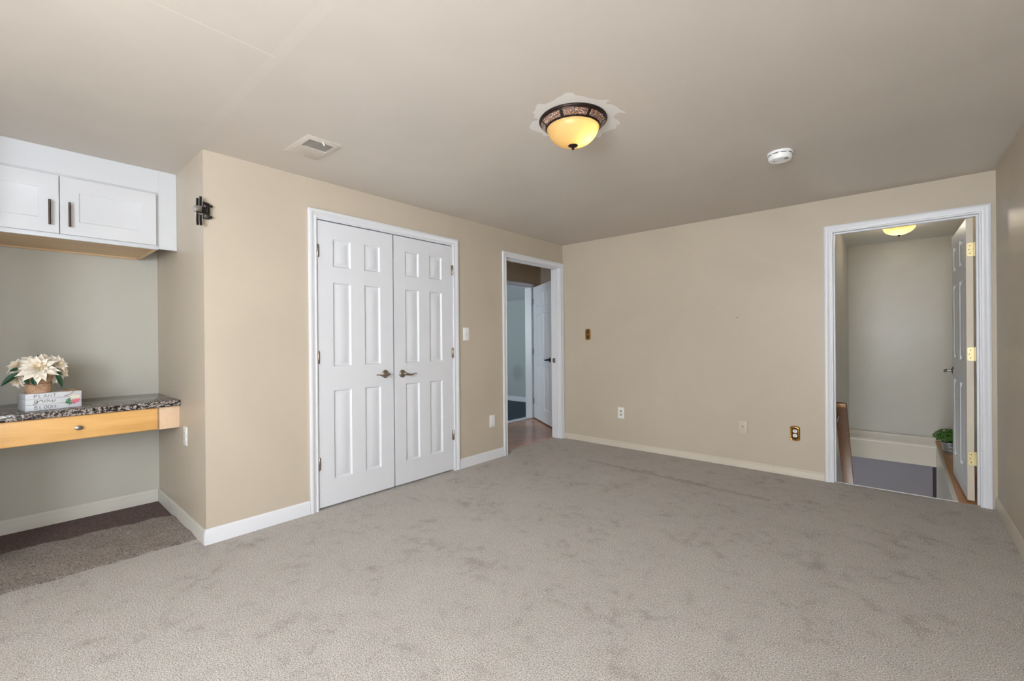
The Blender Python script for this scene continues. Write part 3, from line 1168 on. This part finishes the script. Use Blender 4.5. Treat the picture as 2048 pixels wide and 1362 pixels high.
def plate(name, wall, c, w, h, mat, label, cat, kind, recm=None, group=None, arch=False):
    T_ = plate_map(wall, c)
    r = root(name, T_.translation, label, cat, group)
    b = MB(T_)
    if arch:
        def outl(w_, h_, bulge):
            pts = [(-w_ / 2, -h_ / 2), ]
            n = 9
            pts = [(-w_ / 2 + w_ * i / n, -h_ / 2 - bulge * math.sin(math.pi * i / n)) for i in range(n + 1)]
            pts += [(w_ / 2 - w_ * i / n, h_ / 2 + bulge * math.sin(math.pi * i / n)) for i in range(n + 1)]
            return pts
        rows = []
        for (sw, sh, d) in ((0, 0, 0), (0, 0, .004), (.003, .003, .007), (.007, .007, .007), (.011, .011, .003), (.013, .013, .0035)):
            rows.append([b.bm.verts.new((x, y, d)) for x, y in outl(w - 2 * sw, h - 2 * sh, .010)])
        for p_, q_ in zip(rows, rows[1:]):
            n = len(p_)
            for i in range(n):
                b.bm.faces.new((p_[i], p_[(i + 1) % n], q_[(i + 1) % n], q_[i]))
        b.bm.faces.new(rows[0])
        b.bm.faces.new(rows[-1])
        front = .0035
    else:
        b.box((-w / 2, -h / 2, 0), (w / 2, h / 2, .0055), .0018)
        front = .0055
    b.build('cover_plate', mat, r)
    if arch:
        b = MB(T_)
        b.prism(outl(w - .028, h - .028, .010), lambda a, b_, d: (a, b_, d), .0030, .0040)
        b.build('dim_reflection_face', M['brassdark'], r)  # dark face laid over the brass to paint in its dim reflection
        front = .0040
    rm = recm or mat
    if kind == 'outlet':
        for s in (1, -1):
            q = MB(T_)
            outl_ = [(math.cos(t) * .0165, s * .0195 + max(-.0135, min(.0135, math.sin(t) * .0165))) for t in [i * 2 * math.pi / 28 for i in range(28)]]
            q.prism(outl_, lambda a, b_, d: (a, b_, d), front - .001, front + .0022)
            rec = q.build('receptacle', rm, r)
            q = MB(T_)
            q.box((-.0075, s * .0195 - .002, front + .002), (-.0052, s * .0195 + .007, front + .0028))
            q.box((.0052, s * .0195 - .001, front + .002), (.0072, s * .0195 + .006, front + .0028))
            q.lathe([(0, 0), (.0026, 0), (.0026, .0008), (0, .0008)], (0, s * .0195 - .0075, front + .002), 'z', 12)
            q.build('socket_slots', M['dark'], rec)
        MB(T_).lathe([(0, 0), (.003, 0), (.002, .0012), (0, .0014)], (0, 0, front - .0002), 'z', 12).build('screw', M['steel'] if mat is not M['brass'] else M['brass'], r)
    elif kind == 'switch':
        q = MB(T_)
        q.box((-.005, -.012, front - .0005), (.005, .012, front + .001))
        tg = q.build('toggle_slot', M['switchslot'] if mat is M['plate'] else rm, r)
        q = MB(T_)
        q.prism([(-.010, front), (-.006, front + .002), (.006, front + .012), (.010, front + .011), (.008, front)], lambda a, b_, d: (d, a, b_), -.0036, .0036)
        q.build('toggle', rm, tg)
        for s in (1, -1):
            MB(T_).lathe([(0, 0), (.003, 0), (.002, .0012), (0, .0014)], (0, s * .030, front - .0002), 'z', 12).build('screw', mat, r)
    elif kind == 'blank':
        for s in (1, -1):
            MB(T_).lathe([(0, 0), (.0036, 0), (.0026, .0012), (0, .0014)], (0, s * .042, front - .0002), 'z', 12).build('screw', M['nickel'], r)
    elif kind == 'hole':
        MB(T_).lathe([(0, 0), (.0055, 0), (.0045, .001), (0, .0012)], (0, .003, front - .0002), 'z', 14).build('jack', M['dark'], r)
    return r


plate('light_switch', 'left', (-1.601, 1.247), .074, .120, M['plate'], 'white light switch between the closet and hall doorway', 'light switch', 'switch')
plate('blank_plate', 'left', (-1.254, .380), .074, .120, M['plate'], 'white blank cover plate low beside the hall doorway', 'wall plate', 'blank')
plate('brass_light_switch', 'back', (.346, 1.244), .068, .112, M['brass'], 'brass light switch plate high on the back wall', 'light switch', 'switch', M['brass'], arch=True)
plate('power_outlet', 'back', (.759, .378), .074, .120, M['plate'], 'white power outlet low on the back wall', 'power outlet', 'outlet', M['ivory'])
plate('cable_plate', 'back', (1.981, .371), .072, .116, M['ivory'], 'tan painted plate with one dark jack on the back wall', 'wall plate', 'hole')
plate('brass_power_outlet', 'back', (2.390, .367), .074, .110, M['brass'], 'brass framed power outlet beside the stair doorway', 'power outlet', 'outlet', M['plate'], arch=True)
plate('alcove_power_outlet', 'side', (-.419, .583), .074, .120, M['plate'], 'white power outlet on the alcove side wall', 'power outlet', 'outlet')

# ------------------------------------------------------------------ bracket for a screen
r = root('screen_bracket', (.0, L, 1.95), 'small black metal screen mount at the wall corner', 'wall mount')
b = MB()
b.box((.0005, -3.686, 1.925), (.004, -3.664, 2.006), .001)
wp = b.build('wall_plate', M['chrome'], r)
b = MB()
b.sweep([(-.0022, .004), (.0022, .004), (.0022, .020), (-.0022, .020)], [(-3.690, 1.914), (-3.664, 1.914), (-3.664, 2.002), (-3.690, 2.008)], lambda a, z, d: (d, a, z), closed=True)
b.box((.004, -3.670, 1.912), (.022, -3.660, 2.0), .002)
b.build('tilt_frame', M['black'], r)
for zz, ln in ((1.990, .014), (1.926, .012)):
    MB().lathe([(0, 0), (.004, 0), (.004, ln * .4), (.008, ln * .5), (.007, ln), (0, ln)], (.016, -3.660, zz), 'y', 14).build('knob', M['black'], r)
for zz in (1.999, 1.993):
    pass
MB().lathe([(0, -.016), (.012, -.016), (.021, -.010), (.021, .010), (.012, .016), (0, .016)], (.034, -3.694, 1.954), 'y', 24).build('ball_joint', M['black'], r)
b = MB()
b.box((.022, -3.742, 1.938), (.060, -3.708, 1.972), .003)
b.tube([(.04, -3.725, 1.93), (.04, -3.700, 1.93)], .009, 14)
b.build('arm_hub', M['chrome'], r)
for yy, xx, z0_, z1_ in ((-3.7230, .030, 1.866, 2.020), (-3.7085, .034, 1.866, 2.032)):
    b = MB()
    pts = [(xx, yy - .0, z0_), (xx - .005, yy, z0_ + .035), (xx, yy, z0_ + .07), (xx - .004, yy, (z0_ + z1_) / 2 + .04), (xx, yy, z1_)]
    b.tube(catmull(pts, 5), .0078, 4)
    b.build('mounting_arm', M['black'], r)

# ------------------------------------------------------------------ wall cabinet
r = root('wall_cabinet', (-.88, -4.24, 1.80), 'white two-door cabinet hanging under the alcove ceiling', 'cabinet')
CF = -.595
b = MB()
b.box((AX + .001, -4.695, 1.815), (CF, -3.789, 2.175), .001)
b.build('carcass', M['cab'], r)
b = MB()
b.box((AX + .001, -4.799, 2.175), (CF - .004, L - .001, H - .001)).box((CF - .022, -3.789, 1.806), (CF - .004, L - .001, 2.175)).box((CF - .022, -4.799, 1.806), (CF - .004, -4.695, 2.175))
b.build('filler_panel', M['cab'], r)
b = MB()
b.box((CF - .013, -3.7885, 2.175), (CF - .002, -3.786, H - .002))
b.build('panel_seam', M['cab'], r)
b = MB()
b.box((AX + .02, -4.68, 1.8125), (CF - .02, -3.805, 1.8148))
bt = b.build('underside_panel', M['maplebottom'], r)
b = MB()
b.box((AX + .001, -4.695, 1.801), (AX + .022, -3.789, 1.8148), .0008).box((AX + .022, -3.809, 1.801), (CF - .019, -3.789, 1.8148), .0008).box((AX + .022, -4.695, 1.801), (CF - .019, -4.675, 1.8148), .0008)
b.build('underside_rail', M['maplebottom'], r)
b = MB()
b.box((CF - .019, -4.697, 1.7995), (CF + .0008, -3.787, 1.8200), .0008)
b.build('front_rail', M['cab'], r)


def shaker(y0, y1, z0, z1, hy):
    b = MB()
    st = .078
    rows = []
    for o, d in ((0, 0), (0, .019), (.001, .020), (st, .020), (st + .001, .0195), (st + .006, .013), (st + .010, .012)):
        rows.append([b.bm.verts.new((CF + .001 + d, y, z)) for y, z in ((y0 + o, z0 + o), (y1 - o, z0 + o), (y1 - o, z1 - o), (y0 + o, z1 - o))])
    for p_, q_ in zip(rows, rows[1:]):
        for i in range(4):
            b.bm.faces.new((p_[i], p_[(i + 1) % 4], q_[(i + 1) % 4], q_[i]))
    b.bm.faces.new(rows[0])
    b.bm.faces.new(rows[-1])
    d = b.build('door', M['cab'], r)
    zc = (z0 + z1) / 2 - .055
    b = MB()
    xf = CF + .021
    b.tube([(xf + .026, hy, zc - .071), (xf + .026, hy, zc + .071)], .0058, 14)
    for s in (-.048, .048):
        b.tube([(xf, hy, zc + s), (xf + .026, hy, zc + s)], .0045, 10)
    b.build('bar_pull', M['pull'], d)


shaker(-4.2435, -3.8015, 1.8235, 2.157, -4.205)
shaker(-4.6895, -4.2475, 1.8235, 2.157, -4.286)

# ------------------------------------------------------------------ built-in desk
r = root('desk_unit', (-.85, -4.24, .63), 'honey maple desk drawer unit hung between the alcove walls', 'desk')
DF = -.566
b = MB()
b.box((AX + .001, -4.60, .634), (DF, -3.803, .7685))
b.build('drawer_box', M['maplepale'], r)
b = MB()
b.box((DF - .02, -3.8025, .622), (DF - .001, L - .0008, .7685), .001)
tag(b.build('filler_block', M['maplepale'], r), 'pale maple filler at the right end')
b = MB()
b.box((DF - .02, -4.799, .622), (DF - .001, -4.6005, .7685), .001)
b.build('filler_block', M['maplepale'], r)
b = MB()
rows = []
y0, y1, z0, z1 = -4.600, -3.806, .628, .7655
for o, d in ((0, 0), (0, .014), (.004, .018), (.008, .0195), (.012, .0205)):
    rows.append([b.bm.verts.new((DF + d, y, z)) for y, z in ((y0 + o, z0 + o), (y1 - o, z0 + o), (y1 - o, z1 - o), (y0 + o, z1 - o))])
for p_, q_ in zip(rows, rows[1:]):
    for i in range(4):
        b.bm.faces.new((p_[i], p_[(i + 1) % 4], q_[(i + 1) % 4], q_[i]))
b.bm.faces.new(rows[0])
b.bm.faces.new(rows[-1])
dw = b.build('drawer', M['maple'], r)
b = MB(Matrix.Translation((DF + .0204, -4.178, .697)) @ Matrix.Diagonal((1, 1.45, 1, 1)))
b.lathe([(0, 0), (.007, 0), (.006, .008), (.010, .013), (.013, .016), (.0125, .021), (.008, .024), (0, .025)], (0, 0, 0), 'x', 24)
b.build('knob', M['steel'], dw)
b = MB()
b.box((AX + .001, AY + .001, .769), (-.534, L - .001, .806), .003)
tag(b.build('countertop', M['granite']), 'polished grey and black speckled granite worktop in the alcove', 'countertop')

# ------------------------------------------------------------------ decorative wooden block stack
ang = R(11)
# local u along the front (to the right), v up, n out of the front
fdir = Vector((-math.sin(ang), math.cos(ang), 0))
ndir = Vector((math.cos(ang), math.sin(ang), 0))
o0 = Vector((-.632, -4.384, .8062))
TB = Matrix(((fdir.x, 0, ndir.x, o0.x), (fdir.y, 0, ndir.y, o0.y), (0, 1, 0, o0.z), (0, 0, 0, 1)))
BL, BH, BD = .236, .0322, .150
r = root('decorative_book_stack', o0, 'white wooden book stack reading PLANT grow BLOOM tied with twine', 'decoration')
blocks = []
for k_ in range(3):
    b = MB(TB)
    b.box((0, BH * k_ + .0004, -BD), (BL, BH * (k_ + 1) - .0004, 0), .0012)
    blocks.append(b.build('book', M['paperwhite'], r))


def strokes(lines, x0, y0, sx, sy, par, name, mat, rad=.0009, smooth=False):
    b = MB(TB)
    for ln in lines:
        pts = [(x0 + p[0] * sx, y0 + p[1] * sy, .0002) for p in ln]
        if smooth:
            pts = catmull(pts, 5)
        b.tube(pts, rad, 6)
    return b.build(name, mat, par)


circ = lambda cx, cy, rx, ry, a0=0, a1=360, n=14: [(cx + rx * math.cos(R(a0 + (a1 - a0) * i / n)), cy + ry * math.sin(R(a0 + (a1 - a0) * i / n))) for i in range(n + 1)]
GL = {
    'P': [[(0, 0), (0, 1)], [(0, 1)] + circ(.25, .75, .38, .25, 90, -90) + [(0, .5)]],
    'L': [[(0, 1), (0, 0), (.5, 0)]],
    'A': [[(0, 0), (.36, 1), (.72, 0)], [(.13, .36), (.59, .36)]],
    'N': [[(0, 0), (0, 1), (.62, 0), (.62, 1)]],
    'T': [[(0, 1), (.66, 1)], [(.33, 1), (.33, 0)]],
    'B': [[(0, 0), (0, 1)], [(0, 1)] + circ(.22, .77, .3, .23, 90, -90) + [(0, .54)], [(0, .54)] + circ(.24, .27, .38, .27, 90, -90) + [(0, 0)]],
    'O': [circ(.34, .5, .34, .5)],
    'M': [[(0, 0), (.06, 1), (.4, .25), (.74, 1), (.8, 0)]],
}


def word(txt, xs, y0, h, par):
    b = []
    for ch, x in zip(txt, xs):
        for ln in GL[ch]:
            b.append([(x + p[0] * h, y0 + p[1] * h) for p in ln])
    return strokes(b, 0, 0, 1, 1, par, 'lettering', M['ink'], .0010)


word('PLANT', (.034, .054, .074, .094, .112), 2 * BH + .007, .0185, blocks[2])
word('BLOOM', (.036, .057, .074, .091, .108), .007, .0185, blocks[0])
gx, gy, gs = .033, BH + .011, .0155
grow = [
    [(1.0, .85), (.7, 1.0), (.2, .85), (.05, .35), (.4, .1), (.85, .4), (1.0, .85), (.95, .3), (.75, -.4), (.2, -.65), (-.1, -.35), (.5, .0), (1.2, .35)],
    [(1.2, .35), (1.65, .85), (1.8, 1.0), (1.95, .75), (2.3, .85), (2.25, .3), (2.5, .1), (2.9, .4)],
    [(3.35, .9), (2.95, .75), (2.9, .25), (3.3, .05), (3.7, .3), (3.7, .75), (3.35, .9), (3.6, .7), (4.1, .75)],
    [(4.1, .75), (4.25, .3), (4.5, .05), (4.85, .35), (4.95, .8), (4.95, .3), (5.2, .05), (5.6, .35), (5.75, .9)],
]
strokes(grow, gx, gy, gs, gs, blocks[1], 'lettering', M['inkgreen'], .0011, True)


def petals(cx, cy, n, ln, wd, par, mat, name, z=.0003, a0=0):
    b = MB(TB)
    for i in range(n):
        a = a0 + 2 * math.pi * i / n
        d = Vector((math.cos(a), math.sin(a), 0))
        p = Vector((-d.y, d.x, 0))
        c = Vector((cx, cy, z))
        vs = [c, c + d * ln * .5 + p * wd, c + d * ln, c + d * ln * .5 - p * wd]
        q = b.bm.faces.new([b.bm.verts.new(v) for v in vs])
    b.build(name, mat, par, solid=.0003)


for i, (cx, cy, s_) in enumerate(((.178, .040, .016), (.185, .026, .013), (.172, .032, .012), (.181, .050, .010))):
    petals(cx, cy, 5, s_, s_ * .3, r, M['green'], 'painted_leaf', .0003, i * .5)
for i, (cx, cy, s_) in enumerate(((.203, .030, .013), (.217, .036, .012), (.209, .042, .010), (.223, .044, .009), (.197, .040, .009))):
    petals(cx, cy, 7, s_, s_ * .3, r, M['pink'], 'painted_flower', .0006 + i * .0002, i * .4)
for i, (cx, cy, s_) in enumerate(((.205, .062, .015), (.220, .060, .013), (.192, .060, .012))):
    petals(cx, cy, 8, s_, s_ * .35, r, M['blush'], 'painted_flower', .0012 + i * .0002, i * .4)
b = MB(TB)
top_ = 3 * BH + .0022
bow = catmull([(.150, top_ + .001, -.03), (.185, top_, -.020), (.20, top_ + .002, -.016), (.228, top_ + .005, -.006), (.236, top_ + .001, -.018), (.205, top_ + .002, -.017), (.175, top_ - .001, -.004), (.160, top_ + .002, -.008), (.168, top_ + .006, -.022), (.203, top_ + .003, -.016), (.245, top_ - .002, .002)], 6)
b.tube(bow, .0016, 7)
b.tube(catmull([(.2, top_, -.016), (.202, top_ - .001, -.001), (.185, .080, .0018), (.158, .071, .002)], 6), .0014, 7)
b.build('twine_bow', M['twine'], r)
b = MB(TB)
b.tube([(.204, top_ - .0012, .0012), (.204, top_, -.01), (.204, top_, -.05), (.204, top_, -BD)], .0012, 6)
b.build('twine_loop', M['twine'], r)

# ------------------------------------------------------------------ flower arrangement on the stack
FC = Vector((-.722, -4.330, .8062 + 3 * BH + .0004))
r = root('flower_arrangement', FC, 'cream silk flowers in a burlap wrapped pot on the white book stack', 'flower arrangement')
b = MB()
prof_ = [(0, 0), (.056, 0), (.058, .003), (.056, .03), (.054, .052), (.055, .058), (.061, .085), (.070, .108), (.074, .122), (.070, .122), (.064, .108), (.05, .085), (0, .080)]
b.lathe(prof_, FC, 'z', 48)
for v in b.bm.verts:
    d = v.co - FC
    a = math.atan2(d.y, d.x)
    k_ = max(0, d.z - .03) / .1
    rr_ = 1 + .05 * k_ * math.sin(a * 7 + 1) + .03 * k_ * math.sin(a * 13)
    v.co = FC + Vector((d.x * rr_, d.y * rr_, d.z + (.012 * math.sin(a * 5) * k_ if d.z > .1 else 0)))
pot = b.build('burlap_pot', M['burlap'], r)
b = MB()
tie = [(math.cos(a) * .0562, math.sin(a) * .0562, .054 + .002 * math.sin(3 * a)) for a in [i * 2 * math.pi / 40 for i in range(41)]]
b.tube([FC + Vector(p) for p in tie], .0024, 7)
for s in (1, -1):
    pts = [FC + Vector((math.cos(a) * .0590, math.sin(a) * .0590, .03 + s * .026 * math.sin(a * 1.5))) for a in [R(-70 + 120 * i / 16) for i in range(17)]]
    b.tube(pts, .0008, 5)
b.build('twine_tie', M['twine'], r)

view = (CAM - FC).normalized()
viewxy = Vector((view.x, view.y, 0)).normalized()
side = Vector((-viewxy.y, viewxy.x, 0))      # to the right in the picture
rnd = random.Random(5)


def petal_mesh(b, c, n, d, ln, wd, lift, curl):
    s = n.cross(d)
    rows = []
    N = 7
    for i in range(N + 1):
        t = i / N
        w_ = wd * (math.sin(math.pi * min(1, t * .86 + .14)) ** .8) * (1.0 if t < .62 else max(0.02, 1 - ((t - .62) / .38) ** 1.4))
        h = lift * t + curl * t * t
        p = c + d * (ln * t) + n * h
        rows.append([b.bm.verts.new(p + s * (w_ * q) + n * (abs(q) * w_ * .35 + ln * .012 * rnd.uniform(-1, 1))) for q in (-1, -.5, 0, .5, 1)])
    for i in range(N):
        for j in range(4):
            b.bm.faces.new((rows[i][j], rows[i][j + 1], rows[i + 1][j + 1], rows[i + 1][j]))


def flower(c, n, rad, layers):
    n = n.normalized()
    t = n.orthogonal().normalized()
    b = MB()
    for (cnt, fr_, lift, curl, wd) in layers:
        ph = rnd.uniform(0, 6)
        for i in range(cnt):
            a = ph + 2 * math.pi * i / cnt + rnd.uniform(-.12, .12)
            d = Matrix.Rotation(a, 3, n) @ t
            petal_mesh(b, c, n, d, rad * fr_ * rnd.uniform(.9, 1.08), rad * wd, rad * lift * rnd.uniform(.7, 1.3), rad * curl * rnd.uniform(.4, 1.5))
    fl_ = b.build('flower', M['petal'], r, solid=.0007, merge=False)
    b = MB()
    for (cnt, fr_, lift) in ((9, .36, .30), (7, .25, .34), (6, .15, .36)):
        for i in range(cnt):
            d = Matrix.Rotation(rnd.uniform(0, .3) + 2 * math.pi * i / cnt, 3, n) @ t
            petal_mesh(b, c + n * rad * .05, n, d, rad * fr_, rad * .075, rad * lift, 0)
    tag(b.build('flower_center', M['petal_mid'], fl_, solid=.0007, merge=False), 'pale yellow inner petals')


LAY = [(12, 1.0, .06, -.16, .20), (11, .82, .20, -.06, .18), (9, .58, .34, .0, .15)]
LAY2 = [(10, 1.0, .15, -.20, .24), (8, .75, .36, -.05, .22)]
up_ = Vector((0, 0, 1))
big = FC + Vector((0, 0, .142)) + viewxy * .050
flower(big, viewxy * .84 + up_ * .56, .100, LAY)
for (sd, dz, fwd, nn, rad) in ((.078, .160, -.01, (.65, .75, .40), .066), (.090, .118, -.01, (.85, .65, -.05), .062), (-.076, .158, -.02, (-.6, .6, .6), .062), (-.080, .078, -.005, (-.65, .7, -.35), .058), (.028, .182, -.04, (.2, .5, .9), .062), (-.034, .180, -.045, (-.3, .4, .9), .060), (.068, .082, .0, (.75, .75, -.5), .046)):
    flower(FC + side * sd + up_ * dz + viewxy * fwd, side * nn[0] + viewxy * nn[1] + up_ * nn[2], rad, LAY2)


def leafmesh(c, d, n, ln, wd):
    d = d.normalized()
    s = n.cross(d).normalized()
    n = d.cross(s)
    b = MB()
    rows = []
    for i in range(9):
        t = i / 8
        w_ = wd * math.sin(math.pi * (t * .93 + .05)) ** .9
        p = c + d * ln * t - up_ * (ln * .35 * t * t)
        rows.append([b.bm.verts.new(p + s * w_ * q + n * abs(q) * w_ * .35) for q in (-1, -.5, 0, .5, 1)])
    for i in range(8):
        for j in range(4):
            b.bm.faces.new((rows[i][j], rows[i][j + 1], rows[i + 1][j + 1], rows[i + 1][j]))
    b.build('leaf', M['leaf'], r, solid=.0007)


for (sd, dz, fwd, dd, nn, ln, wd) in ((-.068, .122, .030, (-1, .2, -.55), (-.2, 1, .5), .088, .017), (-.070, .142, .040, (-1, .1, .12), (0, .8, .7), .042, .011), (.068, .116, .040, (.42, .2, -.95), (.6, 1, .3), .072, .014), (.060, .122, .045, (1, .1, -.25), (0, .8, .6), .042, .009), (-.022, .088, .068, (.25, .3, -.8), (0, 1, .3), .034, .013), (-.008, .205, -.02, (.5, .1, .6), (0, 1, .1), .022, .007), (-.052, .098, .050, (.30, .3, -.9), (-.3, 1, .3), .036, .012)):
    leafmesh(FC + side * sd + up_ * dz + viewxy * fwd, side * dd[0] + viewxy * dd[1] + up_ * dd[2], side * nn[0] + viewxy * nn[1] + up_ * nn[2], ln, wd)
